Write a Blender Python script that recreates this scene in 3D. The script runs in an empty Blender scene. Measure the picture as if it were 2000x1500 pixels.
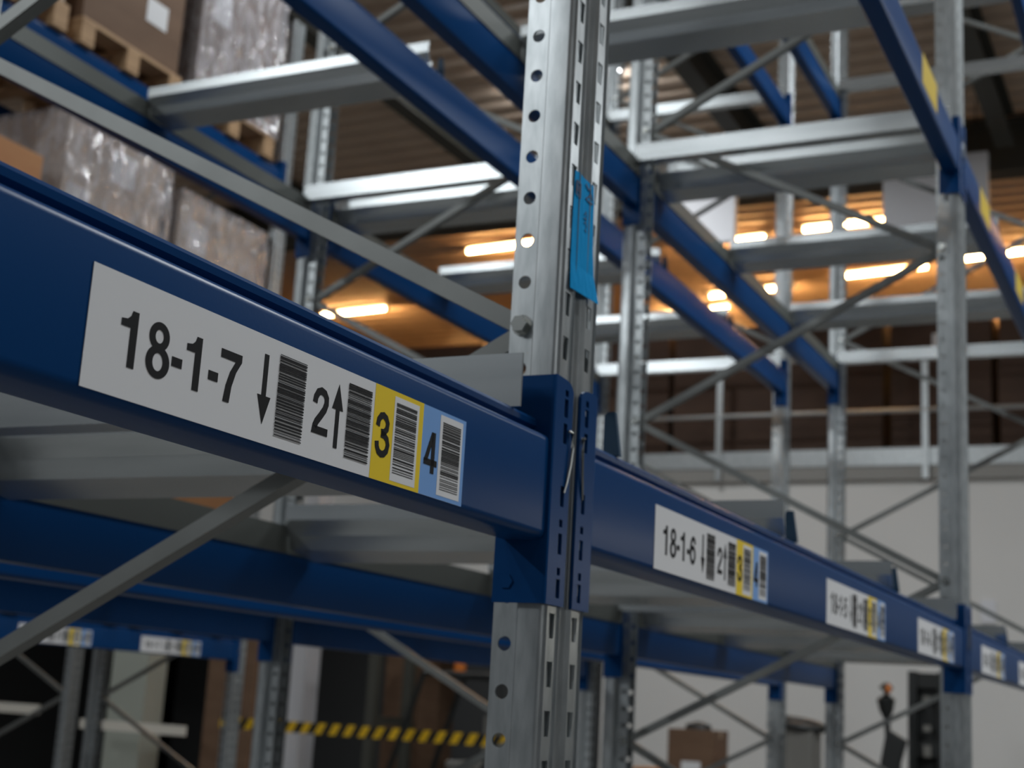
import bpy, bmesh, math, random
from mathutils import Vector, Matrix

random.seed(7)
sc = bpy.context.scene
COL = sc.collection
ZO = 2.335                      # height of the reference slot above the floor
PI = math.pi

# ------------------------------------------------------------------ materials
def mat(name, color, rough=0.5, metal=0.0, spec=0.5, emit=None, estr=0.0, noise=None, bump=None, coat=0.0):
    m = bpy.data.materials.new(name); m.use_nodes = True
    nt = m.node_tree; b = nt.nodes['Principled BSDF']
    b.inputs['Base Color'].default_value = (*color, 1)
    b.inputs['Roughness'].default_value = rough
    b.inputs['Metallic'].default_value = metal
    b.inputs['Specular IOR Level'].default_value = spec
    b.inputs['Coat Weight'].default_value = coat
    b.inputs['Coat Roughness'].default_value = 0.12
    if emit:
        b.inputs['Emission Color'].default_value = (*emit, 1)
        b.inputs['Emission Strength'].default_value = estr
    tc = nt.nodes.new('ShaderNodeTexCoord')
    if noise:                                   # (scale vector, amount, second colour)
        mp = nt.nodes.new('ShaderNodeMapping'); mp.inputs['Scale'].default_value = noise[0]
        nz = nt.nodes.new('ShaderNodeTexNoise'); nz.inputs['Scale'].default_value = 1.0; nz.inputs['Detail'].default_value = 5
        rp = nt.nodes.new('ShaderNodeValToRGB')
        rp.color_ramp.elements[0].position = 0.32; rp.color_ramp.elements[1].position = 0.68
        rp.color_ramp.elements[0].color = (*color, 1); rp.color_ramp.elements[1].color = (*noise[1], 1)
        nt.links.new(tc.outputs['Object'], mp.inputs['Vector']); nt.links.new(mp.outputs['Vector'], nz.inputs['Vector'])
        nt.links.new(nz.outputs['Fac'], rp.inputs['Fac']); nt.links.new(rp.outputs['Color'], b.inputs['Base Color'])
    if bump:                                    # (scale vector, strength, distance)
        mp2 = nt.nodes.new('ShaderNodeMapping'); mp2.inputs['Scale'].default_value = bump[0]
        nz2 = nt.nodes.new('ShaderNodeTexNoise'); nz2.inputs['Scale'].default_value = 1.0; nz2.inputs['Detail'].default_value = 3
        bp = nt.nodes.new('ShaderNodeBump'); bp.inputs['Strength'].default_value = bump[1]; bp.inputs['Distance'].default_value = bump[2]
        nt.links.new(tc.outputs['Object'], mp2.inputs['Vector']); nt.links.new(mp2.outputs['Vector'], nz2.inputs['Vector'])
        nt.links.new(nz2.outputs['Fac'], bp.inputs['Height']); nt.links.new(bp.outputs['Normal'], b.inputs['Normal'])
    return m

GALV = mat('galvanised_sheet', (0.40, 0.43, 0.44), 0.34, 0.78, noise=((90, 90, 22), (0.54, 0.57, 0.58)))
GALVB = mat('galvanised_bar', (0.42, 0.45, 0.46), 0.27, 0.80, noise=((6, 3, 40), (0.52, 0.55, 0.56)))
GALVD = mat('galvanised_brace', (0.17, 0.178, 0.172), 0.45, 0.4, noise=((30, 8, 8), (0.21, 0.22, 0.213)))
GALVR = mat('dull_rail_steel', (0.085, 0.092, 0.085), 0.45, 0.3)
ZINC = mat('zinc_bolt', (0.50, 0.52, 0.50), 0.24, 0.9)
BLUE = mat('blue_powder_coat', (0.0034, 0.043, 0.150), 0.30, 0.0, 0.10, bump=((260, 260, 260), 0.05, 0.001))
WHITE = mat('white_label_vinyl', (0.74, 0.74, 0.75), 0.45)
INK = mat('black_print', (0.010, 0.010, 0.011), 0.6, 0.0, 0.15)
YEL = mat('yellow_print', (0.84, 0.60, 0.02), 0.45, 0.0, 0.3)
LBLUE = mat('light_blue_print', (0.17, 0.36, 0.72), 0.45)
TAPE = mat('blue_paper_tape', (0.0, 0.27, 0.60), 0.8, 0.0, 0.05, bump=((220, 220, 60), 0.5, 0.002))
PEN = mat('felt_pen', (0.01, 0.03, 0.09), 0.7)
CARD = mat('cardboard', (0.13, 0.072, 0.040), 0.75, noise=((3, 3, 9), (0.165, 0.095, 0.055)))
CARDD = mat('shade_toned_cardboard', (0.055, 0.030, 0.019), 0.8, noise=((3, 3, 9), (0.075, 0.042, 0.027)))  # shade on the backlit upper-storey boxes put into the colour
CARDO = mat('orange_cardboard', (0.44, 0.20, 0.085), 0.75, noise=((3, 3, 9), (0.50, 0.25, 0.11)))
CARDP = mat('pale_cardboard', (0.46, 0.36, 0.27), 0.75, noise=((3, 3, 9), (0.40, 0.31, 0.24)))
TAPEB = mat('brown_packing_tape', (0.38, 0.26, 0.15), 0.3)
WOOD = mat('pallet_wood', (0.50, 0.32, 0.17), 0.7, noise=((4, 4, 30), (0.36, 0.22, 0.12)))
WALL = mat('painted_wall', (0.74, 0.72, 0.69), 0.8, noise=((0.6, 0.6, 0.6), (0.70, 0.685, 0.66)))
FLOOR = mat('concrete_floor', (0.20, 0.195, 0.185), 0.55, noise=((1.5, 1.5, 1.5), (0.16, 0.155, 0.148)))
CEIL = mat('sheet_metal_ceiling', (0.60, 0.47, 0.36), 0.55, noise=((0.5, 3, 1), (0.54, 0.42, 0.32)))
STEEL = mat('dark_painted_steel', (0.055, 0.055, 0.045), 0.6)
SLAB = mat('grey_slab_edge', (0.30, 0.29, 0.27), 0.7)
DARK = mat('dim_hall_tone', (0.05, 0.05, 0.05), 0.8)  # lack of light in the hall put into the colour; also damps reflections
BLACK = mat('black_plastic', (0.012, 0.014, 0.014), 0.45)
GREYP = mat('grey_plastic', (0.17, 0.165, 0.15), 0.5)
ORANGE = mat('orange_plastic', (0.65, 0.18, 0.02), 0.4)
REDDK = mat('dark_red_paint', (0.15, 0.015, 0.01), 0.5)
WHITEP = mat('white_painted_metal', (0.72, 0.72, 0.75), 0.5)
CREAM = mat('cream_painted_metal', (0.72, 0.68, 0.60), 0.5)
PILLAR = mat('grey_green_paint', (0.36, 0.38, 0.33), 0.7)
WARM = mat('warm_tube_glass', (0.9, 0.85, 0.7), 0.4, emit=(1.0, 0.53, 0.19), estr=92)
COOL = mat('cool_tube_glass', (0.9, 0.9, 0.9), 0.4, emit=(0.93, 0.97, 1.0), estr=60)

def stripe_mat():
    m = bpy.data.materials.new('hazard_stripes'); m.use_nodes = True
    nt = m.node_tree; b = nt.nodes['Principled BSDF']; b.inputs['Roughness'].default_value = 0.45
    tc = nt.nodes.new('ShaderNodeTexCoord'); sp = nt.nodes.new('ShaderNodeSeparateXYZ')
    ad = nt.nodes.new('ShaderNodeMath'); ad.operation = 'MULTIPLY_ADD'; ad.inputs[1].default_value = 0.55
    dv = nt.nodes.new('ShaderNodeMath'); dv.operation = 'DIVIDE'; dv.inputs[1].default_value = 0.142
    fr = nt.nodes.new('ShaderNodeMath'); fr.operation = 'FRACT'
    gt = nt.nodes.new('ShaderNodeMath'); gt.operation = 'GREATER_THAN'; gt.inputs[1].default_value = 0.5
    mx = nt.nodes.new('ShaderNodeMix'); mx.data_type = 'RGBA'
    mx.inputs[6].default_value = (0.80, 0.50, 0.015, 1); mx.inputs[7].default_value = (0.012, 0.012, 0.012, 1)
    nt.links.new(tc.outputs['Object'], sp.inputs[0]); nt.links.new(sp.outputs['Z'], ad.inputs[0]); nt.links.new(sp.outputs['Y'], ad.inputs[2])
    nt.links.new(ad.outputs[0], dv.inputs[0]); nt.links.new(dv.outputs[0], fr.inputs[0]); nt.links.new(fr.outputs[0], gt.inputs[0])
    nt.links.new(gt.outputs[0], mx.inputs[0]); nt.links.new(mx.outputs[2], b.inputs['Base Color'])
    return m
STRIPE = stripe_mat()

def film_mat():
    m = bpy.data.materials.new('clear_stretch_film'); m.use_nodes = True
    nt = m.node_tree; nt.nodes.clear()
    out = nt.nodes.new('ShaderNodeOutputMaterial'); mix = nt.nodes.new('ShaderNodeMixShader')
    tr = nt.nodes.new('ShaderNodeBsdfTransparent'); tr.inputs[0].default_value = (0.93, 0.93, 0.95, 1)
    gl = nt.nodes.new('ShaderNodeBsdfPrincipled')
    gl.inputs['Base Color'].default_value = (0.55, 0.53, 0.55, 1); gl.inputs['Roughness'].default_value = 0.10
    gl.inputs['Specular IOR Level'].default_value = 0.9
    tc = nt.nodes.new('ShaderNodeTexCoord'); mp = nt.nodes.new('ShaderNodeMapping'); mp.inputs['Scale'].default_value = (11, 11, 3.5)
    nz = nt.nodes.new('ShaderNodeTexNoise'); nz.inputs['Scale'].default_value = 1.3; nz.inputs['Detail'].default_value = 4; nz.inputs['Distortion'].default_value = 1.2
    bp = nt.nodes.new('ShaderNodeBump'); bp.inputs['Strength'].default_value = 1.0; bp.inputs['Distance'].default_value = 0.06
    lw = nt.nodes.new('ShaderNodeMapRange'); lw.inputs[1].default_value = 0.35; lw.inputs[2].default_value = 0.75; lw.inputs[3].default_value = 0.26; lw.inputs[4].default_value = 0.72
    nt.links.new(tc.outputs['Object'], mp.inputs[0]); nt.links.new(mp.outputs[0], nz.inputs['Vector'])
    nt.links.new(nz.outputs['Fac'], bp.inputs['Height']); nt.links.new(bp.outputs['Normal'], gl.inputs['Normal'])
    nt.links.new(nz.outputs['Fac'], lw.inputs[0]); nt.links.new(lw.outputs[0], mix.inputs[0])
    nt.links.new(tr.outputs[0], mix.inputs[1]); nt.links.new(gl.outputs[0], mix.inputs[2]); nt.links.new(mix.outputs[0], out.inputs[0])
    return m
FILM = film_mat()

# ------------------------------------------------------------------ mesh helper
class MB:
    def __init__(s): s.v = []; s.f = []; s.m = []; s.mats = []
    def mi(s, m):
        if m not in s.mats: s.mats.append(m)
        return s.mats.index(m)
    def add(s, vs, fs, m):
        b = len(s.v); s.v += [tuple(p) for p in vs]; i = s.mi(m)
        for f in fs: s.f.append(tuple(b + k for k in f)); s.m.append(i)
        return s
    def box(s, x0, x1, y0, y1, z0, z1, m):
        return s.add([(x0,y0,z0),(x1,y0,z0),(x1,y1,z0),(x0,y1,z0),(x0,y0,z1),(x1,y0,z1),(x1,y1,z1),(x0,y1,z1)],
                     [(0,3,2,1),(4,5,6,7),(0,1,5,4),(1,2,6,5),(2,3,7,6),(3,0,4,7)], m)
    def prism(s, poly, axis, a, b, m, cap=True):
        """poly: 2-D points; axis 'x': (y,z), 'y': (x,z), 'z': (x,y)"""
        n = len(poly)
        def P(p, t): return {'x': (t, p[0], p[1]), 'y': (p[0], t, p[1]), 'z': (p[0], p[1], t)}[axis]
        vs = [P(p, a) for p in poly] + [P(p, b) for p in poly]
        fs = [(i, (i+1) % n, n + (i+1) % n, n + i) for i in range(n)]
        if cap: fs += [tuple(range(n))[::-1], tuple(range(n, 2*n))]
        return s.add(vs, fs, m)
    def tube(s, pts, r, m, seg=10, cap=True):
        pts = [Vector(p) for p in pts]; rings = []
        for i, p in enumerate(pts):
            d = (pts[min(i+1, len(pts)-1)] - pts[max(i-1, 0)]).normalized()
            u = d.cross(Vector((0, 0, 1)))
            if u.length < 1e-3: u = d.cross(Vector((0, 1, 0)))
            u.normalize(); w = d.cross(u)
            rr = r[i] if isinstance(r, (list, tuple)) else r
            rings.append([p + (u*math.cos(t) + w*math.sin(t))*rr for t in [2*PI*k/seg for k in range(seg)]])
        vs = [q for ring in rings for q in ring]; fs = []
        for i in range(len(rings)-1):
            for k in range(seg):
                fs.append((i*seg+k, i*seg+(k+1) % seg, (i+1)*seg+(k+1) % seg, (i+1)*seg+k))
        if cap: fs += [tuple(range(seg))[::-1], tuple(range(len(vs)-seg, len(vs)))]
        return s.add(vs, fs, m)
    def mesh(s, name, solid=0.0, bevel=0.0, smooth=False):
        me = bpy.data.meshes.new(name); me.from_pydata(s.v, [], s.f)
        for m in s.mats: me.materials.append(m)
        me.polygons.foreach_set('material_index', s.m)
        bm = bmesh.new(); bm.from_mesh(me)
        bmesh.ops.remove_doubles(bm, verts=bm.verts, dist=1e-6)
        bmesh.ops.recalc_face_normals(bm, faces=bm.faces)
        if solid: bmesh.ops.solidify(bm, geom=list(bm.faces), thickness=solid)
        if bevel:
            es = [e for e in bm.edges if len(e.link_faces) == 2 and e.calc_face_angle(0) > 0.6]
            bmesh.ops.bevel(bm, geom=es, offset=bevel, segments=2, affect='EDGES', profile=0.5)
        bm.to_mesh(me); bm.free()
        if smooth:
            for p in me.polygons: p.use_smooth = True
            me.set_sharp_from_angle(angle=0.7)
        me.update(); return me
    def obj(s, name, parent=None, loc=(0, 0, 0), **k):
        return link(name, s.mesh(name, **k), parent, loc)

def link(name, me, parent=None, loc=(0, 0, 0), rot=None):
    o = bpy.data.objects.new(name, me); COL.objects.link(o); o.location = loc
    if rot: o.rotation_euler = rot
    if parent: o.parent = parent
    return o
def tag(o, label, cat, group=None, kind=None):
    if label: o['label'] = label
    if cat: o['category'] = cat
    if group: o['group'] = group
    if kind: o['kind'] = kind
    return o
def thing(name, loc, label, cat, group=None, rz=0.0):
    o = bpy.data.objects.new(name, None); COL.objects.link(o); o.location = loc; o.rotation_euler = (0, 0, rz)
    o.empty_display_size = 0.1
    return tag(o, label, cat, group)
def struct(name, mb, **k):
    return tag(mb.obj(name, **k), None, None, kind='structure')

# ------------------------------------------------------------------ rack grid
XC = -0.0405; W = 0.1062; BAY = 2.8; DEPTH = 1.06
def ux(k): return XC + BAY*k                    # centre of upright line k (0 = the near one)
ROW_Y = {'front': 0.0, 'second': 1.28, 'third': 4.5, 'fourth': 5.72}
LEV = {1: -0.613, 2: 0.835, 3: 2.285}           # beam undersides above the reference slot
BH = 0.130
TOPZ = 5.76                                     # upright height

# --- upright section with slots and holes
def upright_mesh():
    mb = MB()
    S = [(-.0275,.0700),(-.0275,.0320),(-.0295,.0305),(-.0515,.0305),(-.0531,.0290),(-.0531,.0055),(-.0522,.0023),(-.0501,.0006),(-.0470,0),
         (-.0160,0),(-.0090,.0045),(.0090,.0045),(.0160,0),(.0470,0),(.0501,.0006),(.0522,.0023),(.0531,.0055),(.0531,.0290),(.0515,.0305),(.0295,.0305),(.0275,.0320),(.0275,.0700)]
    z0, n = 0.010, 115
    z1 = z0 + .05*n
    def strip(a, b): mb.add([(a[0],a[1],z0),(b[0],b[1],z0),(b[0],b[1],z1),(a[0],a[1],z1)], [(0,1,2,3)], GALV)
    for i in range(len(S)-1):
        a, b = S[i], S[i+1]
        if i in (0, len(S)-2):                        # flange with round holes
            x = a[0]; ya, yb = min(a[1], b[1]), max(a[1], b[1]); yc, r = .0550, .0078
            zs = .0403; N = 16; m = 114
            mb.add([(x,ya,z0),(x,yb,z0),(x,yb,zs),(x,ya,zs)], [(0,1,2,3)], GALV)
            mb.add([(x,ya,zs+.05*m),(x,yb,zs+.05*m),(x,yb,z1),(x,ya,z1)], [(0,1,2,3)], GALV)
            for k in range(m):
                zc = zs + .05*k + .025; inn, out = [], []
                for q in range(N):
                    t = 2*PI*(q+.5)/N; c, s = math.cos(t), math.sin(t)
                    inn.append((x, yc + r*c, zc + r*s))
                    hy = (yb-yc) if c > 0 else (yc-ya); f = min(hy/abs(c) if abs(c) > 1e-6 else 9, .025/abs(s) if abs(s) > 1e-6 else 9)
                    out.append((x, yc + f*c, zc + f*s))
                cor = [(x,yb,zc+.025),(x,ya,zc+.025),(x,ya,zc-.025),(x,yb,zc-.025)]
                vs = inn + out + cor; fs = []
                for q in range(N):
                    q2 = (q+1) % N; fs.append((q, q2, N+q2, N+q))
                    a1, a2 = out[q], out[q2]
                    for ci, cc in enumerate(cor):   # corner fill
                        if (abs(a1[1]-cc[1]) < 1e-6 or abs(a1[2]-cc[2]) < 1e-6) and (abs(a2[1]-cc[1]) < 1e-6 or abs(a2[2]-cc[2]) < 1e-6) \
                           and abs(a1[1]-a2[1]) > 1e-6 and abs(a1[2]-a2[2]) > 1e-6:
                            fs.append((N+q, N+q2, 2*N+ci))
                mb.add(vs, fs, GALV)
        elif i in (8, 12):                      # face strip with tapered slots
            xa, xb = a[0], b[0]; cx = -.030 if i == 8 else .030
            for k in range(n):
                za, zb = z0+.05*k, z0+.05*(k+1); zc = za+.025
                o4 = [(xa,0,za),(xb,0,za),(xb,0,zb),(xa,0,zb)]
                i4 = [(cx-.0054,0,zc-.0130),(cx+.0054,0,zc-.0130),(cx+.0072,0,zc+.0130),(cx-.0072,0,zc+.0130)]
                mb.add(o4+i4, [(0,1,5,4),(1,2,6,5),(2,3,7,6),(3,0,4,7)], GALV)
        else: strip(a, b)
    me = bpy.data.meshes.new('upright'); me.from_pydata(mb.v, [], mb.f); me.materials.append(GALV)
    bm = bmesh.new(); bm.from_mesh(me); bmesh.ops.remove_doubles(bm, verts=bm.verts, dist=1e-6)
    # orient outward, then give the sheet its thickness
    for f in bm.faces:
        c = f.calc_center_median(); nrm = f.normal
        want = Vector((c.x, (c.y-.024)*9 if c.y < .035 else 0, 0))
        if abs(c.y - .0045) < .0005 and abs(c.x) < .016: want = Vector((0, -1, 0))
        if nrm.dot(want) < 0: f.normal_flip()
    bmesh.ops.solidify(bm, geom=list(bm.faces), thickness=.0022)
    bm.to_mesh(me); bm.free()
    for p in me.polygons: p.use_smooth = True
    me.set_sharp_from_angle(angle=0.65); me.update(); return me
UPM = upright_mesh()
FOOT = MB().box(-.075, .075, -.03, .09, 0, .010, GALV).mesh('foot_plate')
def bolt_mesh(r=.0098, h=.011, ZINC=ZINC, name='bolt'):
    mb = MB()
    hexa = [(r*math.cos(PI/3*k), r*math.sin(PI/3*k)) for k in range(6)]
    mb.prism(hexa, 'x', -h, 0, ZINC); mb.tube([(-.0015,0,0),(0,0,0)], r*1.25, ZINC, 16)
    return mb.mesh(name)
BOLT = bolt_mesh(); BOLTB = bolt_mesh(.008, .005, BLUE)
def brace_mesh(L):
    mb = MB(); w, d, t = .021, .024, .0022      # channel along local z, open towards +x
    mb.box(-d/2, -d/2+t, -w/2, w/2, 0, L, GALVD); mb.box(-d/2, d/2, -w/2, -w/2+t, 0, L, GALVD); mb.box(-d/2, d/2, w/2-t, w/2, 0, L, GALVD)
    return mb.mesh('brace')
BRA, BRB = (.055, -.370), (DEPTH-.055, .120)    # node offsets: aisle side and inner side, repeat .985
BRL = math.hypot(BRB[0]-BRA[0], BRB[1]-BRA[1])
BRM = brace_mesh(BRL)

def rack_frame(k, row, label, mirror=False, bolts=True):
    y0 = ROW_Y[row]
    t = thing('rack_frame', (ux(k), y0, 0), label, 'rack frame', 'upright frames of the pallet racks')
    link('upright', UPM, t); link('upright', UPM, t, (0, DEPTH, 0), (0, 0, PI))
    link('foot_plate', FOOT, t); link('foot_plate', FOOT, t, (0, DEPTH-.06, 0))
    ya, yb = (BRA[0], BRB[0]) if not mirror else (DEPTH-BRA[0], DEPTH-BRB[0])
    for j in range(-2, 4):
        za = ZO + BRA[1] + .985*j
        for zb in (ZO + BRB[1] + .985*j, ZO + BRB[1] + .985*(j-1)):
            if zb < .05 or za < .05 or max(za, zb) > TOPZ-.03: continue
            ang = math.atan2(yb-ya, zb-za)
            link('brace', BRM, t, (0, ya, za), (-ang, 0, 0))
        if .05 < za < TOPZ and bolts: link('bolt', BOLT, t, (-.0275, ya, za))
        zb = ZO + BRB[1] + .985*j
        if .05 < zb < TOPZ and bolts: link('bolt', BOLT, t, (-.0275, yb, zb))
    return t

# --- beams
PROF = [(.008,0),(.003,.002),(.0006,.005),(0,.010),(0,.103),(.0008,.107),(.003,.1095),(.0065,.1105),(.018,.1110),(.0205,.1130),
        (.0205,.1175),(.0165,.1210),(.0160,.1265),(.0185,.1300),(.046,.1300),(.050,.1270),(.050,.006),(.046,0)]
def beam_body(L): return MB().prism(PROF, 'x', 0, L, BLUE).mesh('beam_body', smooth=True)
BL = BAY - W - .004
BEAMM = beam_body(BL)
def connector_mesh(side):
    """side -1: connector on the beam's left end (sits right of an upright), +1: right end."""
    mb = MB(); t = .0035; z0, z1 = -.066, .177
    # leg in front of the upright, with hook openings (built around x = 0 at the end plate, going away from the beam)
    cx = .028; holes = [(.1625,.0042,.0035),(.146,.0048,.010),(.118,.0048,.011),(.050,.0048,.011),(.021,.0042,.004),(-.001,.0048,.011),(-.030,.0042,.004),(-.048,.0048,.010)]
    holes = sorted([(z, hw, hh) for z, hw, hh in holes])
    ws = .0455
    edges = [z0] + [(holes[i][0]+holes[i][2] + holes[i+1][0]-holes[i+1][2])/2 for i in range(len(holes)-1)] + [z1-.010]
    for (z, hw, hh), za, zb in zip(holes, edges[:-1], edges[1:]):
        o4 = [(0,za),(ws,za),(ws,zb),(0,zb)]; i4 = [(cx-hw,z-hh),(cx+hw,z-hh),(cx+hw,z+hh),(cx-hw,z+hh)]
        vs = [(side*x, -t, zz) for x, zz in o4+i4] + [(side*x, 0.0, zz) for x, zz in o4+i4]
        fs = [(0,1,5,4),(1,2,6,5),(2,3,7,6),(3,0,4,7)]
        fs += [tuple(8+i for i in f[::-1]) for f in fs] + [(4,5,13,12),(5,6,14,13),(6,7,15,14),(7,4,12,15),(1,9,10,2),(0,8,9,1),(2,10,11,3)]
        mb.add(vs, fs, BLUE)
    top = [(0,z1-.010),(ws,z1-.010),(ws-.003,z1-.0055),(ws-.009,z1-.002),(ws-.018,z1),(0,z1+.001)]
    mb.prism([(side*x, z) for x, z in top], 'y', -t, 0, BLUE)
    # bend and end plate along the upright's side
    mb.prism([(0,-t),(-side*.003,-t+.0008),(-side*t,0),(-side*t,.0575),(0,.0575),(0,0)], 'z', z0, z1, BLUE)
    return mb.mesh('connector')
CONR, CONL = connector_mesh(1), connector_mesh(-1)
def latch_mesh(side):
    mb = MB(); pts = [(side*.034,-.0045,.122),(side*.041,-.0060,.121),(side*.0425,-.0065,.105),(side*.040,-.006,.085),(side*.035,-.005,.066),(side*.031,-.004,.054)]
    mb.tube(pts, [.0016,.002,.0019,.0017,.0015,.0012], ZINC, 8); return mb.mesh('safety_latch', smooth=True)
LATR, LATL = latch_mesh(1), latch_mesh(-1)

# --- location labels -------------------------------------------------
def stroke(mb, path, w, y, t, m):
    P = [Vector(p) for p in path]; n = len(P); Lf, Rt = [], []
    for i in range(n):
        d = (P[min(i+1, n-1)] - P[max(i-1, 0)]).normalized(); q = Vector((-d.y, d.x)) * w/2
        Lf.append(P[i]+q); Rt.append(P[i]-q)
    for i in range(n-1):
        mb.prism([tuple(Lf[i]), tuple(Lf[i+1]), tuple(Rt[i+1]), tuple(Rt[i])], 'y', y-t, y, m)
def ring(mb, c, ro, ri, y, t, m, n=36):
    for k in range(n):
        a, b = 2*PI*k/n, 2*PI*(k+1)/n
        q = [(c[0]+r[0]*math.cos(s), c[1]+r[1]*math.sin(s)) for r, s in ((ro,a),(ro,b),(ri,b),(ri,a))]
        mb.prism(q, 'y', y-t, y, m)
def glyph(mb, ch, x, y, t, m):
    """digits 38 mm tall, baseline v = 21, drawn from x"""
    pl = lambda p: mb.prism(p, 'y', y-t, y, m)
    if ch == '1':
        pl([(x,47.3),(x+9.2,47.3),(x+9.2,21.2),(x+16.0,21.2),(x+16.0,58.9),(x+10.0,58.9),(x+8.6,55.2),(x+5.6,52.8),(x,52.0)])
    elif ch == '8':
        ring(mb, (x+11.4,48.9), (10.3,9.8), (4.3,4.6), y, t, m); ring(mb, (x+11.9,31.6), (12.0,11.2), (5.3,6.1), y, t*1.1, m)
    elif ch == '7':
        pl([(x,58),(x,51.7),(x+17.4,51.7),(x+12,43.5),(x+8.2,33),(x+6.3,21),(x+13.5,21),(x+15,33),(x+18.8,44),(x+24.5,52.6),(x+24.5,58)])
    elif ch == '-': pl([(x,32.6),(x+10.8,32.6),(x+10.8,39.2),(x,39.2)])
    elif ch == '2':
        stroke(mb, [(x+3.2,45),(x+3.8,49.5),(x+6.8,54),(x+11.2,55.6),(x+16,54.4),(x+19,51),(x+19.2,46.5),(x+17,41.5),(x+12,35.8),(x+7,30.5),(x+4.6,26)], 6.2, y, t, m)
        pl([(x+.8,21),(x+23.5,21),(x+23.5,27),(x+2,27)])
    elif ch == '3':
        stroke(mb, [(x+3,45.5),(x+4,51),(x+7.5,54.8),(x+11.5,55.7),(x+16,54),(x+18.8,50),(x+18,45),(x+14,41.6),(x+9,40.8)], 6, y, t, m)
        stroke(mb, [(x+9,39.6),(x+14.5,39.0),(x+19,36.5),(x+21,32),(x+19.5,26.5),(x+15.5,23.3),(x+11,22.6),(x+6.5,24.2),(x+3.8,28),(x+3,32.5)], 6, y, t, m)
    elif ch == '4':
        pl([(x+12.8,20.8),(x+19.2,20.8),(x+19.2,58),(x+12.8,58)]); pl([(x,27.6),(x+24,27.6),(x+24,33.2),(x,33.2)])
        pl([(x,31),(x+6.2,31),(x+15,51),(x+14.5,58),(x+12.2,58)])
    elif ch == '5':
        pl([(x+3,52),(x+21,52),(x+21,58),(x+3,58)]); pl([(x+2,39),(x+8,41),(x+9,55),(x+3.2,55)])
        stroke(mb, [(x+4.5,41),(x+9,44),(x+14,44),(x+18.5,41),(x+20.5,35),(x+19,28),(x+15,24),(x+10,22.8),(x+5.5,25),(x+3,30)], 6, y, t, m)
    elif ch == '6':
        ring(mb, (x+12,33.5), (11.6,12.8), (5.5,7.0), y, t, m)
        stroke(mb, [(x+3.6,33),(x+3.6,43),(x+5.6,50.5),(x+9.5,54.8),(x+14,55.8),(x+18.6,53.4),(x+20.4,48.5)], 6.2, y, t, m)
    elif ch == 'v':
        pl([(x+5,35),(x+10.4,35),(x+10.4,66.5),(x+5,66.5)]); pl([(x,35.2),(x+8.5,14),(x+16.4,35.2)])
    elif ch == '^':
        pl([(x+5.6,14.5),(x+11,14.5),(x+11,45.6),(x+5.6,45.6)]); pl([(x,45.6),(x+16,45.6),(x+8,66.3)])
def barcode_mesh(x0, x1, seed):
    rnd = random.Random(seed); mb = MB(); v = 71.0
    while v > 9.6:
        w = rnd.choice([.5,.5,.5,1.0,1.0,1.5]); g = rnd.choice([.45,.45,.5,.9,.9,1.4])
        if v < 25: g += .6
        mb.prism([(x0,max(v-w,9.1)),(x1,max(v-w,9.1)),(x1,v),(x0,v)], 'y', -1.2, -.9, INK); v -= w+g
    return mb
def mm(mb, name): 
    mb.v = [(x*.001, y*.001, z*.001) for x, y, z in mb.v]; return mb.mesh(name)
def rect(x0, x1, z0, z1, ya, yb, m, name): return mm(MB().box(x0, x1, ya, yb, z0, z1, m), name)
SHEET = rect(0, 511, 0, 80.3, -.6, -.05, WHITE, 'location_label')
YF = rect(346, 429.4, 0, 80.3, -.75, -.6, YEL, 'yellow_field'); BF = rect(429.4, 511, 0, 80.3, -.75, -.6, LBLUE, 'blue_field')
YW = rect(378.5, 421.5, 3.2, 76.2, -.9, -.75, WHITE, 'white_panel'); BW = rect(461.3, 505, 3.7, 77, -.9, -.75, WHITE, 'white_panel')
BARS = [mm(barcode_mesh(a, b, s), 'barcode') for a, b, s in ((207,243,3),(305,341,5),(382,417.5,8),(466.5,501,11))]
def gm(name, items, y=-.6):
    mb = MB()
    for ch, x in items: glyph(mb, ch, x, y, .3, INK)
    return mm(mb, name)
SMALL = {'2': gm('digit_two', [('2', 255)]), '3': gm('digit_three', [('3', 350.5)], -.75), '4': gm('digit_four', [('4', 434.8)], -.75),
         'v': gm('down_arrow', [('v', 182.5)]), '^': gm('up_arrow', [('^', 282.6)])}
NUM = {}
def location_label(parent, x, z, last, y=0.0):
    if last not in NUM:
        NUM[last] = gm('slot_number', [('1', 30.8), ('8', 57.6), ('-', 83.7), ('1', 98.1), ('-', 123.8), (last, 136)])
    s = link('location_label', SHEET, parent, (x, y, z)); s['label'] = 'white location label 18-1-%s with four barcodes, yellow and blue fields' % last
    for me in (YF, BF, YW, BW, NUM[last], *SMALL.values(), *BARS): link(me.name.split('.')[0], me, s)
    return s
YELS = mat('dull_yellow_vinyl', (0.50, 0.36, 0.05), 0.6, 0.0, 0.1)
STICK = MB().box(0, .22, -.0006, 0, 0, .085, YELS).mesh('yellow_sticker')

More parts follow.
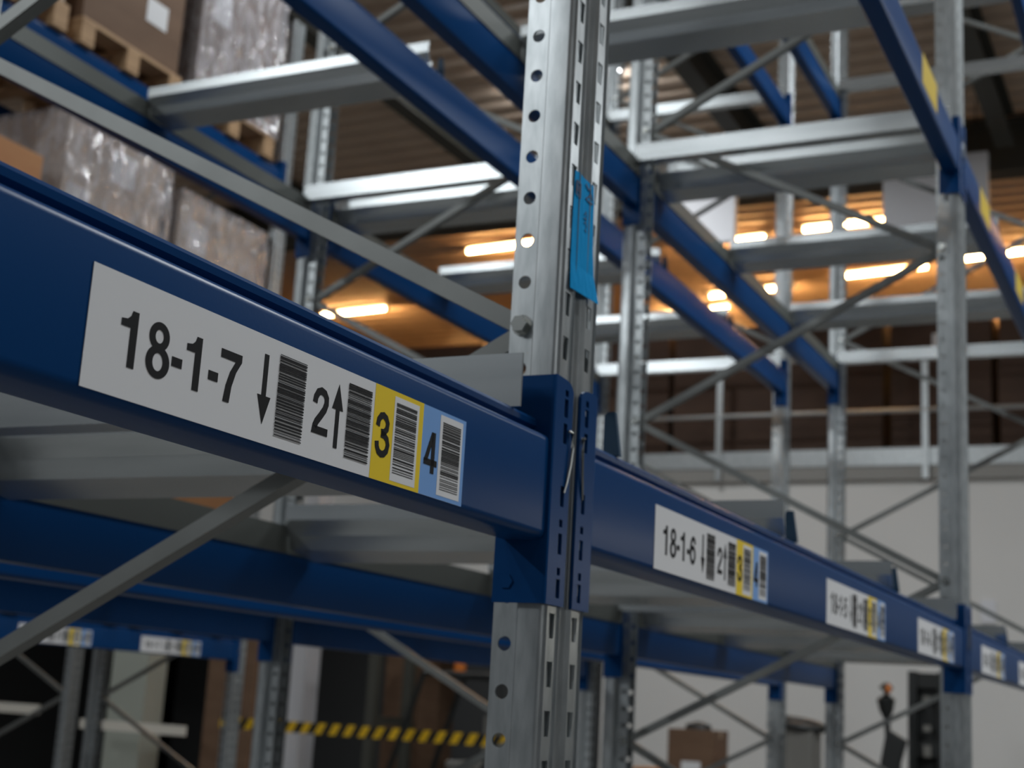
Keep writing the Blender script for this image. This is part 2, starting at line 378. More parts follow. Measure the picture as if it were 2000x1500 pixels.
ROWN = {'front': 'front', 'second': 'second', 'third': 'loaded third', 'fourth': 'fourth'}
LEVN = {1: 'lowest', 2: 'middle', 3: 'top'}
BAYN = {-1: 'near', 0: 'centre', 1: 'far'}
def rack_beam(bay, row, lev, side, label, labels=(), stickers=()):
    """bay b spans uprights b and b+1; side 'aisle' is the camera side of the row, 'back' the other one"""
    x0 = ux(bay) + W/2 + .002; y0 = ROW_Y[row]; z = ZO + LEV[lev]
    if side == 'aisle': t = thing('rack_beam', (x0, y0, z), label, 'rack beam', 'blue rack beams')
    else: t = thing('rack_beam', (x0 + BL, y0 + DEPTH, z), label, 'rack beam', 'blue rack beams', PI)
    link('beam_body', BEAMM, t)
    for con, lat, x in ((CONL, LATL, 0.0015), (CONR, LATR, BL-.0015)):
        c = link('connector', con, t, (x, -.0008, 0)); link('safety_latch', lat, c)
    link('bolt', BOLTB, t, (BL-.002, .041, -.044))
    for x, last in labels: location_label(t, x, .0062, last)
    for x in stickers: link('yellow_sticker', STICK, t, (x, 0, .03))
    return t

# --- pallet support bars (origin: left web at the aisle-side beam's front, z = beam top)
def ubar_mesh():
    mb = MB(); ya, yb = .012, DEPTH-.0545; t = .0026
    mb.prism([(0,.060),(t,.060),(t,.0315),(.013+t,.001),(.013,.001),(0,.030)], 'y', ya, yb, GALVB)      # left web above the beams
    mb.box(.108, .108+t, ya+.05, yb, .001, .054, GALVB)
    na, nb = .054, yb-.004
    out = [(.0135,.002),(.020,-.027),(.1106,-.041),(.1106,.004)]
    inn = [(.108,.004),(.108,-.0378),(.0222,-.0247),(.0162,.002)]
    mb.prism(out + inn, 'y', na, nb, GALVB)
    return mb.mesh('channel')
def plate_mesh():
    mb = MB(); ya, yb = .010, DEPTH-.0545; t = .003
    mb.box(0, t, ya, yb, .001, .058, GALVB); mb.box(t, .05, ya+.02, yb, .001, .0035, GALVB); mb.box(t, .016, ya+.02, yb, .055, .058, GALVB)
    return mb.mesh('channel')
UBAR, PBAR = ubar_mesh(), plate_mesh()
BLUEB = mat('dark_teal_coat', (0.004, 0.035, 0.075), 0.5, 0.0, 0.3)
ENDB = MB().prism([(.014,.0012),(.036,.0012),(.036,.052),(.032,.056),(.022,.056)], 'x', .0985, .1055, BLUEB).mesh('end_bracket')
BAROFF = [.025, .86, 1.755, 2.632]
ORD = ['first', 'second', 'third', 'last']
def support_bar(bay, row, lev, i):
    x0 = ux(bay) + W/2; y0 = ROW_Y[row]; z = ZO + LEV[lev] + BH
    t = thing('support_bar', (x0 + BAROFF[i], y0, z), 'galvanised pallet support bar, %s in the %s bay, %s level of the %s rack row' % (ORD[i], BAYN[bay], LEVN[lev], ROWN[row]),
              'support bar', 'galvanised support bars across the beams')
    link('channel', UBAR if i < 3 else PBAR, t)
    if i < 3:
        e = link('end_bracket', ENDB, t); e['label'] = 'blue painted end bracket'
    return t
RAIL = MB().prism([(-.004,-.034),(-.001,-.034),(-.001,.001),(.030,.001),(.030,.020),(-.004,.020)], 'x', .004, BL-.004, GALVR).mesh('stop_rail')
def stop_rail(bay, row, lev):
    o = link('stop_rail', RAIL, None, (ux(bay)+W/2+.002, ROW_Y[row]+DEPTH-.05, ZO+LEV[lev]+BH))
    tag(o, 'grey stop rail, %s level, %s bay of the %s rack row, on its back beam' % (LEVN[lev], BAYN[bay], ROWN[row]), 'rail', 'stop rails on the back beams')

# ------------------------------------------------------------------ build the racks
f1 = rack_frame(0, 'front', 'galvanised rack frame with blue tape strip, between the 18-1-7 and 18-1-6 labels')
rack_frame(1, 'front', 'galvanised rack frame where the 18-1-4 label ends, second upright of the front row')
rack_frame(2, 'front', 'far rack frame of the front row, one bay behind the second upright')
rack_frame(1, 'second', 'rack frame of the second row, its tall left post before the wrapped cartons', True)
rack_frame(2, 'second', 'far rack frame of the second row, right behind the front row', True)
rack_frame(2, 'third', 'rack frame at the right end of the loaded pallet row', False, False)
rack_frame(2, 'fourth', 'dim rack frame behind the loaded row, low at the left edge', True, False)

# blue paper tape stuck on the near upright
mb = MB(); tz = [-.193,-.215,-.245,-.275,-.300,-.331]; N = len(tz)
xl = [-.0695,-.0700,-.0705,-.0710,-.0712,-.0718]; xr = [-.016,-.0135,-.0125,-.0105,-.0065,.0005]; yo = [-.0004,-.0009,-.0008,-.0012,-.0016,-.0052]
vs = []
for k in range(N):
    for j in range(5):
        u = j/4; vs.append((xl[k]+(xr[k]-xl[k])*u, yo[k]*(.4+.6*u) - .0006 - (.001 if k == 5 else 0)*u, ZO+tz[k]+(.002 if k == 0 and j in (1,) else 0)))
mb.add(vs, [(k*5+j, k*5+j+1, (k+1)*5+j+1, (k+1)*5+j) for k in range(N-1) for j in range(4)], TAPE)
me = mb.mesh('blue_tape'); me.transform(Matrix.Translation((-XC, 0, 0)))
tp = link('blue_tape', me, f1); tp['label'] = 'bright blue paper tape strip with black pen marks'
md = tp.modifiers.new('thick', 'SOLIDIFY'); md.thickness = .0003
mb = MB()
def scr(p, w=.0016): stroke(mb, p, w, -.0019, .0002, PEN)
scr([(-.066,-.204),(-.066,-.219),(-.054,-.221),(-.054,-.205),(-.066,-.204)], .003); scr([(-.063,-.208),(-.063,-.216)], .003); scr([(-.058,-.208),(-.058,-.217)], .003)
scr([(-.040,-.199),(-.031,-.203),(-.026,-.201),(-.027,-.209),(-.039,-.216),(-.025,-.2175),(-.019,-.216)], .0026); scr([(-.024,-.206),(-.019,-.212)], .0022)
scr([(-.040,-.236),(-.036,-.231),(-.033,-.237)], .0016); scr([(-.040,-.246),(-.036,-.243),(-.032,-.249)], .0016); scr([(-.037,-.252),(-.033,-.255)]); scr([(-.041,-.240),(-.033,-.240)])
mb.v = [(x-XC, y, z+ZO) for x, y, z in mb.v]
mb.obj('pen_mark', tp)

B1 = rack_beam(-1, 'front', 1, 'aisle', 'blue rack beam carrying the large white 18-1-7 label',
               labels=[(-.8012-(ux(-1)+W/2+.002), '7')])
bx = ux(0)+W/2+.002
rack_beam(0, 'front', 1, 'aisle', 'blue rack beam carrying the three labels 18-1-6, 18-1-5 and 18-1-4', labels=[(.2286-bx, '6'), (1.1240-bx, '5'), (2.0115-bx, '4')])
rack_beam(1, 'front', 1, 'aisle', 'lowest blue beam beyond the second upright, at the right edge', labels=[(.2286-bx, '3'), (1.1240-bx, '2'), (2.0115-bx, '1')])
rack_beam(0, 'front', 2, 'aisle', 'upper blue beam with one yellow sticker, ending at the second upright', stickers=[2.10])
rack_beam(1, 'front', 2, 'aisle', 'upper blue beam with yellow stickers beyond the second upright, right edge', stickers=[.33, 1.25, 2.1])
def gb(bay, row, lev, side):
    rack_beam(bay, row, lev, side, 'blue rack beam, %s level, %s bay, %s side of the %s rack row' % (LEVN[lev], BAYN[bay], 'aisle' if side == 'aisle' else 'back', ROWN[row]))
for lev in (1, 2):
    gb(0, 'front', lev, 'back')
    gb(1, 'front', lev, 'back')
gb(1, 'front', 3, 'back'); gb(1, 'front', 3, 'aisle')
for lev in (1, 2, 3):
    for bay in (0, 1):
        if (bay, lev) == (0, 3): continue
        gb(bay, 'second', lev, 'aisle'); gb(bay, 'second', lev, 'back')
bx1 = ux(1)+W/2+.002
rack_beam(1, 'third', 1, 'aisle', 'lowest blue beam with two white labels under the loaded pallets, low left', labels=[(3.78-bx1, '8'), (4.67-bx1, '7')])
gb(1, 'third', 2, 'aisle'); gb(1, 'third', 3, 'aisle'); gb(1, 'third', 3, 'back'); gb(1, 'third', 2, 'back')
for bay, row, lev, idx in [(-1,'front',1,(3,)),(0,'front',1,(0,1,2,3)),(1,'front',1,(0,1,2,3)),(0,'front',2,(2,3)),(1,'front',2,(0,1,2,3)),(1,'front',3,(0,1,2,3)),
                           (0,'second',1,(0,1,2,3)),(1,'second',1,(0,1,2,3)),(0,'second',2,(1,2,3)),(1,'second',2,(0,1,2,3)),(1,'second',3,(0,1,2,3))]:
    for i in idx: support_bar(bay, row, lev, i)
for bay, row, lev in [(0,'front',1),(0,'front',2),(1,'front',1),(1,'front',2),(1,'front',3),(0,'second',1),(0,'second',2),(1,'second',1),(1,'second',2),(1,'second',3)]:
    stop_rail(bay, row, lev)

# ------------------------------------------------------------------ cartons, pallets, film
def carton(x, y, z, w, d, h, m, label, group=None, sticker=None, tape=True, cat='box'):
    t = thing('carton', (x, y, z), label, cat, group)
    b = MB().box(0, w, 0, d, 0, h, m).obj('box_body', t, bevel=.004)
    if tape:
        MB().box(w/2-.025, w/2+.025, -.0008, d+.0008, h-.0002, h+.0008, TAPEB).box(w/2-.025, w/2+.025, -.0008, 0, h-.06, h+.0008, TAPEB).obj('packing_tape', t)
    if sticker:                                  # (face, u, v, w, h)
        fc, u, v, sw, sh = sticker
        if fc == 'front': q = MB().box(u, u+sw, -.0012, -.0001, v, v+sh, WHITE)
        else: q = MB().box(-.0012, -.0001, u, u+sw, v, v+sh, WHITE)
        q.obj('shipping_label', t)
    return t
PDECK = MB()
for k in range(5): PDECK.box(0, .8, .0+k*.235, .14+k*.235, .122, .144, WOOD)
for k in range(3): PDECK.box((0, .35, .70)[k], (.10, .45, .80)[k], 0, 1.08, .100, .122, WOOD)
PDECK = PDECK.mesh('deck', bevel=.002)
PBLK = MB().box(0, .1, 0, .1, .022, .100, WOOD).mesh('block', bevel=.003)
PBASE = MB().box(0, .1, 0, 1.08, 0, .022, WOOD).mesh('base_board', bevel=.002)
def pallet(x, y, z, label):
    t = thing('wooden_pallet', (x, y, z), label, 'pallet', 'wooden pallets on the loaded rack')
    link('deck', PDECK, t)
    for xx in (0, .35, .70):
        link('base_board', PBASE, t, (xx, 0, 0))
        for yy in (0, .49, .98): link('block', PBLK, t, (xx, yy, 0))
    return t
def film(x0, x1, y0, y1, z0, z1, label, seed=0):
    rnd = random.Random(seed); n, m = 14, 18; vs, fs = [], []
    per = [(x0+(x1-x0)*k/n, y0) for k in range(n)] + [(x1, y0+(y1-y0)*k/n) for k in range(n)] + [(x1-(x1-x0)*k/n, y1) for k in range(n)] + [(x0, y1-(y1-y0)*k/n) for k in range(n)]
    cx, cy = (x0+x1)/2, (y0+y1)/2; P = len(per)
    for j in range(m+1):
        for (px, py) in per:
            r = rnd.uniform(0, .012); dx, dy = px-cx, py-cy; l = math.hypot(dx, dy)
            vs.append((px+dx/l*r, py+dy/l*r, z0+(z1-z0)*j/m))
    for j in range(m):
        for k in range(P): fs.append((j*P+k, j*P+(k+1) % P, (j+1)*P+(k+1) % P, (j+1)*P+k))
    vs.append((cx, cy, z1+.004)); fs += [(m*P+k, m*P+(k+1) % P, len(vs)-1) for k in range(P)]
    o = MB().add(vs, fs, FILM).obj('stretch_film', smooth=True)
    return tag(o, label, 'plastic wrap', 'stretch film around the loads')
YT = ROW_Y['third']
TOP = {l: ZO + LEV[l] + BH for l in LEV}
# top level of the loaded row
pz = TOP[3]
for px, nm in ((2.76,'left'), (3.66,'middle'), (4.57,'right')):
    pallet(px, YT-.02, pz, 'wooden pallet on the top level of the loaded row, under the %s stack' % nm)
def stack(px, lev, dims, labels, m, stick=None, base=.144):
    z = TOP[lev] + base
    for (h, lab), st in zip(zip(dims, labels), stick or [None]*len(dims)):
        carton(px+.01, YT, z, .77, 1.04, h, m, lab, 'cartons on the loaded rack row', st); z += h + .001
    return z
stack(2.76, 3, [.40,.40], ['pale carton at the left of the top loaded level, bottom of its stack','pale carton at the left of the top loaded level, upper one'], CARDP)
stack(3.66, 3, [.62,.45], ['large brown carton with white label on the middle top-level pallet','brown carton stacked on the large labelled middle carton'], CARD, [('front',.47,.21,.17,.14), None])
z9 = stack(4.57, 3, [.42,.42,.3], ['wrapped brown carton on the right top-level pallet, lowest','wrapped brown carton on the right top-level pallet, with pale label','wrapped brown carton on the right top-level pallet, uppermost'], CARD, [None, ('front',.12,.06,.16,.2), None])
film(4.57-.004, 5.37+.004, YT-.026, YT+1.07, pz+.13, z9+.004, 'clear stretch film around the right stack on the top level', 1)
# middle level
pz = TOP[2]
for px, nm in ((2.76,'left'), (3.66,'middle'), (4.57,'right')):
    pallet(px, YT-.02, pz, 'wooden pallet on the middle level of the loaded row, under the %s stack' % nm)
stack(2.76, 2, [.36,.27], ['orange-brown carton on the left middle-level pallet, lower','orange-brown carton on the left middle-level pallet, upper'], CARDO)
za = stack(3.66, 2, [.32,.32,.30], ['pale wrapped carton in the middle stack of the middle level, lowest','pale wrapped carton in the middle stack of the middle level, second','pale wrapped carton with white label topping the middle stack'], CARDP, [None,('front',.05,.05,.16,.2),('front',.34,.04,.19,.17)])
film(3.655, 4.47, YT-.03, YT+1.07, pz+.10, za+.012, 'clear stretch film around the tall middle stack of pale cartons', 2)
zb = stack(4.57, 2, [.40,.40], ['pale wrapped carton of the right stack on the middle level, lower','pale wrapped carton of the right stack on the middle level, upper'], CARDP, [None,('front',.1,.12,.17,.17)])
film(4.565, 5.38, YT-.03, YT+1.07, pz+.10, zb+.03, 'clear stretch film around the lower right stack of pale cartons', 3)
# lowest level
pz = TOP[1]
for px, hh, mm_, lab, st in ((2.80,.75,CARDO,'orange-brown carton on the lowest loaded level, left one',None),(3.68,.78,CARDO,'orange-brown carton on the lowest loaded level, middle one',('front',.35,.50,.14,.12)),(4.58,.88,CARDO,'orange-brown carton with white label on the lowest loaded level, right one',('front',.36,.63,.17,.12))):
    pallet(px, YT-.02, pz, 'wooden pallet on the lowest level of the loaded row, under the %s carton' % lab.split(', ')[-1].replace(' one',''))
    carton(px+.01, YT, pz+.144, .77, 1.04, hh, mm_, lab, 'cartons on the loaded rack row', st)

# ------------------------------------------------------------------ building shell
XW = 13.0
struct('floor', MB().box(-9, 24, -7, 18, -.1, 0, FLOOR))
def corr(mb, x0, x1, y0, y1, z, m, pitch=.25, h=.045):
    n = int((x1-x0)/pitch); pts = []
    for k in range(n+1):
        x = x0+pitch*k; pts += [(x, z), (x+.12, z), (x+.15, z-h), (x+.22, z-h)]
    vs = [(p[0], y0, p[1]) for p in pts] + [(p[0], y1, p[1]) for p in pts]; N = len(pts)
    mb.add(vs, [(i, i+1, N+i+1, N+i) for i in range(N-1)], m); return mb
ZC = ZO + 4.70
struct('ceiling', corr(MB(), -9, 24, -7, 18, ZC, CEIL), solid=.004)
WL = MB().box(XW, XW+.2, -1.2, 5.25, 0, ZO+1.64, WALL).box(XW, XW+.2, 14, 18, 0, ZO+1.64, WALL).box(XW, XW+.2, 5.25, 14, ZO+.22, ZO+1.64, WALL)
struct('wall_end', WL)
struct('unseen_dark_panel_1', MB().box(XW+.02, XW+.1, -7, -1.2, 0, ZO+1.64, DARK))  # unseen dark panel added to keep reflections in the blue beams low
struct('floor_mezzanine', MB().box(XW-.06, 24, -7, 18, ZO+1.641, ZO+1.78, SLAB))
struct('trim_1', MB().box(XW-.075, XW+.10, -7, 18, ZO+1.781, ZO+1.955, GALV))
struct('wall_back', MB().box(23.8, 24, -7, 18, 0, ZC-.05, CEIL))
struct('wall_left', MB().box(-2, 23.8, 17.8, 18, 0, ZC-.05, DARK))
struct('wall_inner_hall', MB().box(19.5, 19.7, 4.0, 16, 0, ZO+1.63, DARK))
# roof steel
def ibeam_x(mb, x0, x1, y, z, w, h):
    mb.box(x0, x1, y-w/2, y+w/2, z, z+.02, STEEL); mb.box(x0, x1, y-w/2, y+w/2, z+h-.02, z+h, STEEL); mb.box(x0, x1, y-.012, y+.012, z+.02, z+h-.02, STEEL); return mb
def ibeam_y(mb, y0, y1, x, z, w, h):
    mb.box(x-w/2, x+w/2, y0, y1, z, z+.025, STEEL); mb.box(x-w/2, x+w/2, y0, y1, z+h-.025, z+h, STEEL); mb.box(x-.015, x+.015, y0, y1, z+.025, z+h-.025, STEEL); return mb
for i, y in enumerate((.86, 3.02, 5.62, 8.2)):
    struct('beam_roof', ibeam_x(MB(), 1, 11.1, y, ZO+4.28, .16, .32))
struct('beam_girder', ibeam_y(MB(), -7, 17.7, 11.35, ZO+4.12, .22, .50))
struct('pillar_1', MB().box(12.4, 12.7, 8.60, 8.78, 0, ZO+1.6, WHITEP))
struct('pillar_2', MB().box(10.2, 10.5, 9.0, 9.45, 0, ZO+4.1, PILLAR))

DAY = mat('daylight_glazing', (0.9, 0.9, 0.88), 0.3, emit=(1.0, 0.95, 0.84), estr=6)
struct('window_1', MB().box(XW-.03, XW-.001, -7.4, -4.9, ZO+.45, ZO+.90, DAY))
FILLGLOW = mat('soft_fill_glow', (0.9, 0.9, 0.9), 0.3, emit=(0.93, 0.97, 1.0), estr=0.45)  # even glow for the added panel on the right
struct('wall_right', MB().box(-9, XW, -7, -6.8, 0, ZO+.2, DARK).box(-9, XW, -7, -6.8, ZO+2.6, ZC-.05, DARK).box(1.5, XW, -7, -6.8, ZO+.2, ZO+2.6, DARK).box(-9, -7, -7, -6.8, ZO+.2, ZO+2.6, WALL))  # dark sections limit reflections and bounce light
struct('unseen_glow_panel', MB().box(-7, 1.5, -6.95, -6.85, ZO+.2, ZO+2.6, FILLGLOW))  # unseen glowing panel added for the upright's corner highlight and label fill
# ------------------------------------------------------------------ lamps
def tube_light(p, q, m, label, r=.022, drop=.0):
    """twin fixture hung under the ceiling from p to q"""
    p, q = Vector(p), Vector(q); c = (p+q)/2; L = (q-p).length; a = math.atan2(q.y-p.y, q.x-p.x)
    t = thing('tube_light', c, label, 'lamp', 'fluorescent tube lights', a)
    MB().prism([(-.05,.03),(.05,.03),(.035,.075),(-.035,.075)], 'x', -L/2, L/2, WHITEP).obj('housing', t)
    MB().tube([(-L/2+.03, 0, 0), (L/2-.03, 0, 0)], r, m, 12).obj('tube', t, smooth=True)
    mb = MB()
    for s in (-1, 1): mb.box(s*(L/2-.03)-.012, s*(L/2-.03)+.012, -.025, .025, -.026, .032, WHITEP)
    mb.obj('end_cap', t)
    return t
zl = ZO + 4.58
WL_ = [((13.55,2.15),(13.62,3.35),'right of the white panels, first from the girder'),((13.75,3.75),(13.85,4.9),'behind the middle rack posts, near row'),
       ((15.3,2.22),(15.45,3.4),'long one beside the second upright, far row'),((15.0,1.0),(15.15,1.98),'between the second upright and the right blue beam'),
       ((15.7,3.95),(15.85,5.15),'behind the middle rack posts, far row'),((16.4,5.0),(16.6,6.2),'under the centre beam, far row'),((15.3,9.65),(15.4,10.85),'far left one above the dark boxes'),
       ((13.2,6.2),(13.3,7.4),'hidden half behind the near upright'),((17.6,1.5),(17.7,2.7),'deep in the upper storey, right'),((17.9,5.2),(18.0,6.4),'deep in the upper storey, middle'),((18.0,9.0),(18.1,10.2),'deep in the upper storey, left'),
       ((13.9,-.6),(14.0,.6),'near the right picture edge')]
for a, b, w in WL_:
    tube_light((a[0], a[1], zl), (b[0], b[1], zl), WARM, 'warm glowing tube light on the ceiling, ' + w)
tube_light((9.15, 3.71, zl), (9.15, 4.91, zl), COOL, 'white tube light glimpsed just right of the near upright')

# ------------------------------------------------------------------ upper storey: railing and boxes
t = thing('guard_railing', (XW-.1, 0, ZO+1.64), 'grey steel guard railing along the upper storey edge', 'railing')
for y in (-2.36, -.24, 1.88, 4.0, 6.12, 8.24, 10.36, 12.48):
    MB().box(-.02, .02, y-.03, y+.03, 0, 1.27, GALV).obj('railing_post', t)
for z, nm in ((.69, 'mid_rail'), (1.25, 'top_rail')):
    MB().tube([(0, -6.5, z), (0, 14, z)], .024, GALV, 10).obj(nm, t)
rnd = random.Random(4); y = -2.0; col = 0
COLN = ['first','second','third','fourth','fifth','sixth','seventh','eighth','ninth','tenth','eleventh','twelfth','thirteenth']
while y < 12 and col < 12:
    w = rnd.choice([1.02, 1.1, 1.16]); z = ZO+1.782; hs = [.55,.55,.52] if col != 9 else [.55,.5]
    for r, h in enumerate(hs):
        carton(13.25+rnd.uniform(0, .05), y, z, .8, w-rnd.uniform(.02, .05), h, CARDD, 'shade-toned brown carton behind the railing, %s stack from the right, %s' % (COLN[col], ('lowest','middle','topmost')[r]),
               'shade-toned cartons on the upper storey', ('side', .35, .18, .22, .14) if (col, r) in ((3,2),(7,1)) else None, tape=False); z += h+.001
    y += w + rnd.choice([.02, .04, .06]); col += 1

# white panels hanging in front of the upper storey
for ya, yb, z0, z1, lab in ((3.24, 3.82, 3.55, 4.10, 'white panel hanging below the girder, left one'), (.98, 1.88, 3.55, 4.17, 'larger white panel hanging by the second upright')):
    t = thing('hanging_panel', (10.85, ya, ZO+z0), lab, 'panel', 'white panels under the roof')
    MB().box(0, .08, 0, yb-ya, 0, z1-z0, WHITEP).obj('panel_sheet', t, bevel=.01)
    for yy in (.1, yb-ya-.1): MB().tube([(.04, yy, z1-z0), (.04, yy, 4.66-z0)], .006, STEEL, 8).obj('hanger_rod', t)
MB_ = MB().box(-.02, 0, 0, .14, 0, .22, WHITEP).obj('wall_box', None, (XW, 1.25, ZO+.25), bevel=.005)
tag(MB_, 'small white box on the end wall, right of the second upright', 'box')

# ------------------------------------------------------------------ things on the floor, low in the picture
t = thing('striped_barrier', (9.0, 4.1, 0), 'yellow and black striped barrier bar across the dark opening', 'barrier')
MB().box(-.015, .015, 0, 3.05, 1.24, 1.33, STRIPE).obj('striped_bar', t)
for yy in (.03, 3.02): MB().box(.016, .07, yy-.03, yy+.03, 0, 1.36, BLACK).box(-.1, .2, yy-.12, yy+.12, 0, .012, BLACK).obj('barrier_post', t)

def forklift(x, y, label):
    t = thing('forklift', (x, y, 0), label, 'forklift', None, PI/2)
    MB().prism([(-.9,.25),(.75,.25),(.75,.75),(.2,.8),(0,.62),(-.3,.62),(-.5,1.05),(-.9,1.05)], 'y', -.5, .5, BLACK).obj('chassis', t, bevel=.02)
    mb = MB()
    for s in (-1, 1):
        mb.tube([(-.75, s*.46, 1.05), (-.62, s*.44, 1.84)], .03, BLACK, 8); mb.tube([(.6, s*.46, .78), (.25, s*.44, 1.84)], .03, BLACK, 8)
        mb.tube([(-.62, s*.44, 1.84), (.25, s*.44, 1.84)], .03, BLACK, 8)
    for k in range(5): mb.box(-.6+.2*k, -.56+.2*k, -.44, .44, 1.82, 1.87, BLACK)
    mb.obj('overhead_guard', t)
    mb = MB()
    for s in (-1, 1): mb.box(.82, .92, s*.36-.05, s*.36+.05, .05, 2.35, STEEL)
    for z in (.4, 1.3, 2.25): mb.box(.84, .90, -.32, .32, z, z+.08, STEEL)
    mb.obj('mast', t)
    for s in (-1, 1): MB().box(.93, 2.0, s*.25-.06, s*.25+.06, .06, .10, STEEL).obj('fork', t)
    for xx, rr in ((.5, .28), (-.6, .23)):
        for s in (-1, 1): MB().tube([(xx, s*.5, rr), (xx, s*.60, rr)], rr, BLACK, 24).obj('wheel', t)
    MB().tube([(.08, 0, 1.87), (.08, 0, 1.95), (.08, 0, 1.99)], [.06, .06, .02], ORANGE, 16).obj('beacon', t)
    MB().box(-.45, -.35, -.25, .25, 1.0, 1.45, GREYP).box(-.4, .05, -.25, .25, .92, 1.0, GREYP).obj('driver_seat', t, bevel=.02)
    return t
forklift(11.9, 6.3, 'black forklift with orange beacon in the dark opening')
for yy, xx, h, w, lab in ((7.48, 12.65, 2.25, .22, 'tall narrow brown carton left of the forklift mast'), (7.58, 13.7, 2.3, .4, 'tall brown carton deeper in the dark opening'),
                          (7.56, 10.0, 2.05, .54, 'brown carton pile end behind the loaded row post')):
    carton(xx, yy, 0, .4, w, h, CARD, lab, 'tall cartons in the dark opening')
# light panels in the dark, far left
o = MB().box(0, .03, 0, 1.25, 0, .09, CREAM).obj('shelf_board', None, (9.6, 8.0, 1.12)); tag(o, 'pale shelf board low in the dark left corner, right one', 'board', 'pale boards in the dark left corner')
o = MB().box(0, .03, 0, 1.2, 0, .09, CREAM).obj('shelf_board', None, (9.6, 9.8, 1.22)); tag(o, 'pale shelf board low in the dark left corner, left one', 'board', 'pale boards in the dark left corner')

# boxes, bin and stacker before the end wall
t = thing('work_table', (9.8, 2.55, 0), 'table with cartons on it, low between the middle posts', 'table')
MB().box(0, .7, 0, 1.2, .86, .90, GREYP).obj('tabletop', t)
for xx in (.04, .62):
    for yy in (.04, 1.12): MB().box(xx, xx+.05, yy, yy+.05, 0, .86, STEEL).obj('leg', t)
carton(9.9, 3.02, .90, .4, .38, .56, CARD, 'upright brown carton with white label, on the table', 'cartons on the table', ('side', .10, .14, .16, .17))
carton(9.85, 3.43, .90, .35, .25, .24, CARDO, 'low brown carton at the left on the table', 'cartons on the table')
carton(9.85, 2.60, .90, .35, .33, .22, CARDO, 'low brown carton at the right on the table', 'cartons on the table')
o = MB().tube([(10.1, 3.21, 1.461), (10.1, 3.21, 1.50), (10.1, 3.21, 1.525)], [.11, .10, .02], BLACK, 16).obj('cap', None); tag(o, 'dark round cap lying on the upright carton', 'cap')
t = thing('waste_bin', (10.0, 2.36, 0), 'tall grey bin with black bag rim before the end wall', 'bin')
MB().prism([(-.16,-.15),(.16,-.15),(.16,.15),(-.16,.15)], 'z', 0, 1.54, GREYP).obj('bin_body', t, bevel=.02)
mb = MB(); pts = [(.18*math.cos(a)*1.0, .19*math.sin(a), 1.55+.03*math.sin(a+.5)) for a in [2*PI*k/20 for k in range(21)]]
mb.tube(pts, .035, BLACK, 8).obj('bag_rim', t, smooth=True)
t = thing('pallet_stacker', (10.4, 1.62, 0), 'black pallet stacker with tall mast and orange-topped tiller', 'stacker')
mb = MB()
for s in (-.12, .12): mb.box(.5, .62, -.09+s-.035, -.09+s+.035, .05, 2.03, BLACK)
for z in (.3, .8, 1.35, 1.9): mb.box(.52, .60, -.2, .02, z, z+.12, BLACK)
mb.box(.60, .62, -.2, .02, .3, 2.0, BLACK); mb.obj('mast', t)
for z, h in ((1.78,.05), (1.55,.05), (1.35,.09)): MB().box(.49, .499, -.12, -.06, z, z+h, GREYP).obj('mast_plate', t)
MB().prism([(-.15,0),(.5,0),(.5,1.0),(.1,1.05),(-.1,.85)], 'y', -.30, .2, BLACK).obj('stacker_body', t, bevel=.02)
MB().prism([(.04,1.05),(.20,1.05),(.18,1.30),(.135,1.54),(.115,1.545),(-.02,1.47),(.03,1.30)], 'x', -.04, .06, BLACK).obj('tiller_base', t, bevel=.01)
MB().tube([(0,.125,1.45),(0,.135,1.70)], .024, BLACK, 10).obj('tiller_stalk', t)
MB().tube([(0,.135,1.62),(0,.138,1.69),(0,.142,1.78),(0,.14,1.87),(0,.135,1.91)], [.02,.055,.074,.06,.02], BLACK, 16).obj('tiller_head', t, smooth=True)
MB().tube([(-.050,.115,1.83),(-.056,.110,1.855),(-.045,.110,1.895)], [.016,.026,.010], ORANGE, 12).obj('orange_button', t, smooth=True)

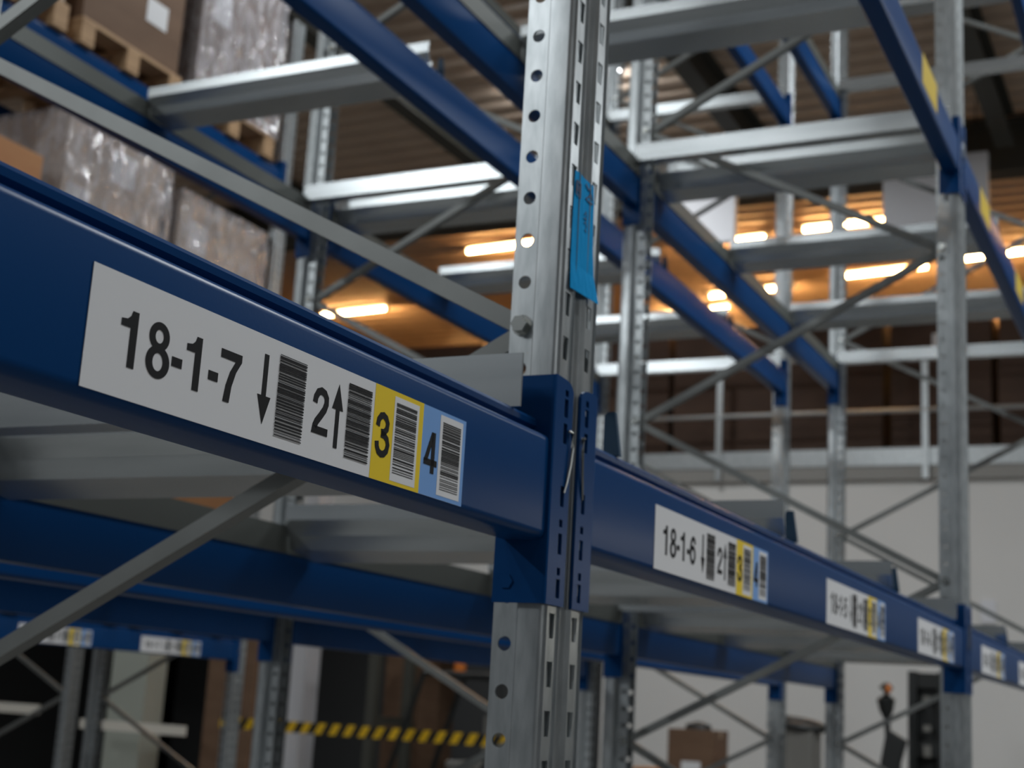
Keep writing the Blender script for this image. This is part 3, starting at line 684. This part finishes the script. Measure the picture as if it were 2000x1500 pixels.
# ------------------------------------------------------------------ lighting
def area(name, loc, sx, sy, power, color, rot=(0, 0, 0)):
    l = bpy.data.lights.new(name, 'AREA'); l.shape = 'RECTANGLE'; l.size = sx; l.size_y = sy; l.energy = power; l.color = color
    o = bpy.data.objects.new(name, l); COL.objects.link(o); o.location = loc; o.rotation_euler = rot; return o
CW = (0.92, 0.97, 1.0)
zt = ZO + 4.4
for x, y, p in ((5.0,-2.0,235),(2.0,-2.2,145),(-1.5,-2.2,25),(10.4,-4.4,95)):  # last one is an added fill for the end wall
    area('aisle_and_fill_lamp', (x, y, zt), 2.0, .25, p, CW)
for x, y, p in ((-5.1,3.3,22),(-5.8,6.5,190),(-7.6,6.5,210),(-7.2,3.3,75),(-9.0,1.7,55),(1.0,3.6,35),(5.0,3.5,40),(7.5,10.5,90),(-1.5,9.8,90),(16.0,9.5,70),(9.2,4.35,70)):  # partly added fills: uprights, film highlights, dark hall and left, end wall
    area('aisle_and_fill_lamp', (x, y, zt if x < 12 else ZO+1.5), 1.2, .3, p, CW)
w = bpy.data.worlds.new('World'); sc.world = w; w.use_nodes = True
w.node_tree.nodes['Background'].inputs[0].default_value = (0.80, 0.88, 1.0, 1); w.node_tree.nodes['Background'].inputs[1].default_value = 0.045

# ------------------------------------------------------------------ camera
cd = bpy.data.cameras.new('camera'); cam = bpy.data.objects.new('camera', cd); COL.objects.link(cam)
yw, pt, rl = 0.458648, 0.220152, 0.058146
F = Vector((math.cos(yw)*math.cos(pt), math.sin(yw)*math.cos(pt), math.sin(pt))); R0 = Vector((math.sin(yw), -math.cos(yw), 0)); U0 = R0.cross(F)
R = R0*math.cos(rl) + U0*math.sin(rl); U = -R0*math.sin(rl) + U0*math.cos(rl)
M = Matrix((( R.x, U.x, -F.x), (R.y, U.y, -F.y), (R.z, U.z, -F.z))).to_4x4()
M.translation = Vector((-1.4663, -0.6268, -0.7855 + ZO)); cam.matrix_world = M
cd.sensor_width = 36; cd.lens = 2818.27/2000*36; cd.clip_start = .05
cd.dof.use_dof = True; cd.dof.focus_distance = 1.10; cd.dof.aperture_fstop = 8.7
sc.camera = cam
sc.view_settings.view_transform = 'Standard'; sc.view_settings.look = 'None'; sc.view_settings.gamma = 1
sc.view_settings.use_curve_mapping = False; sc.view_settings.exposure = 0.0
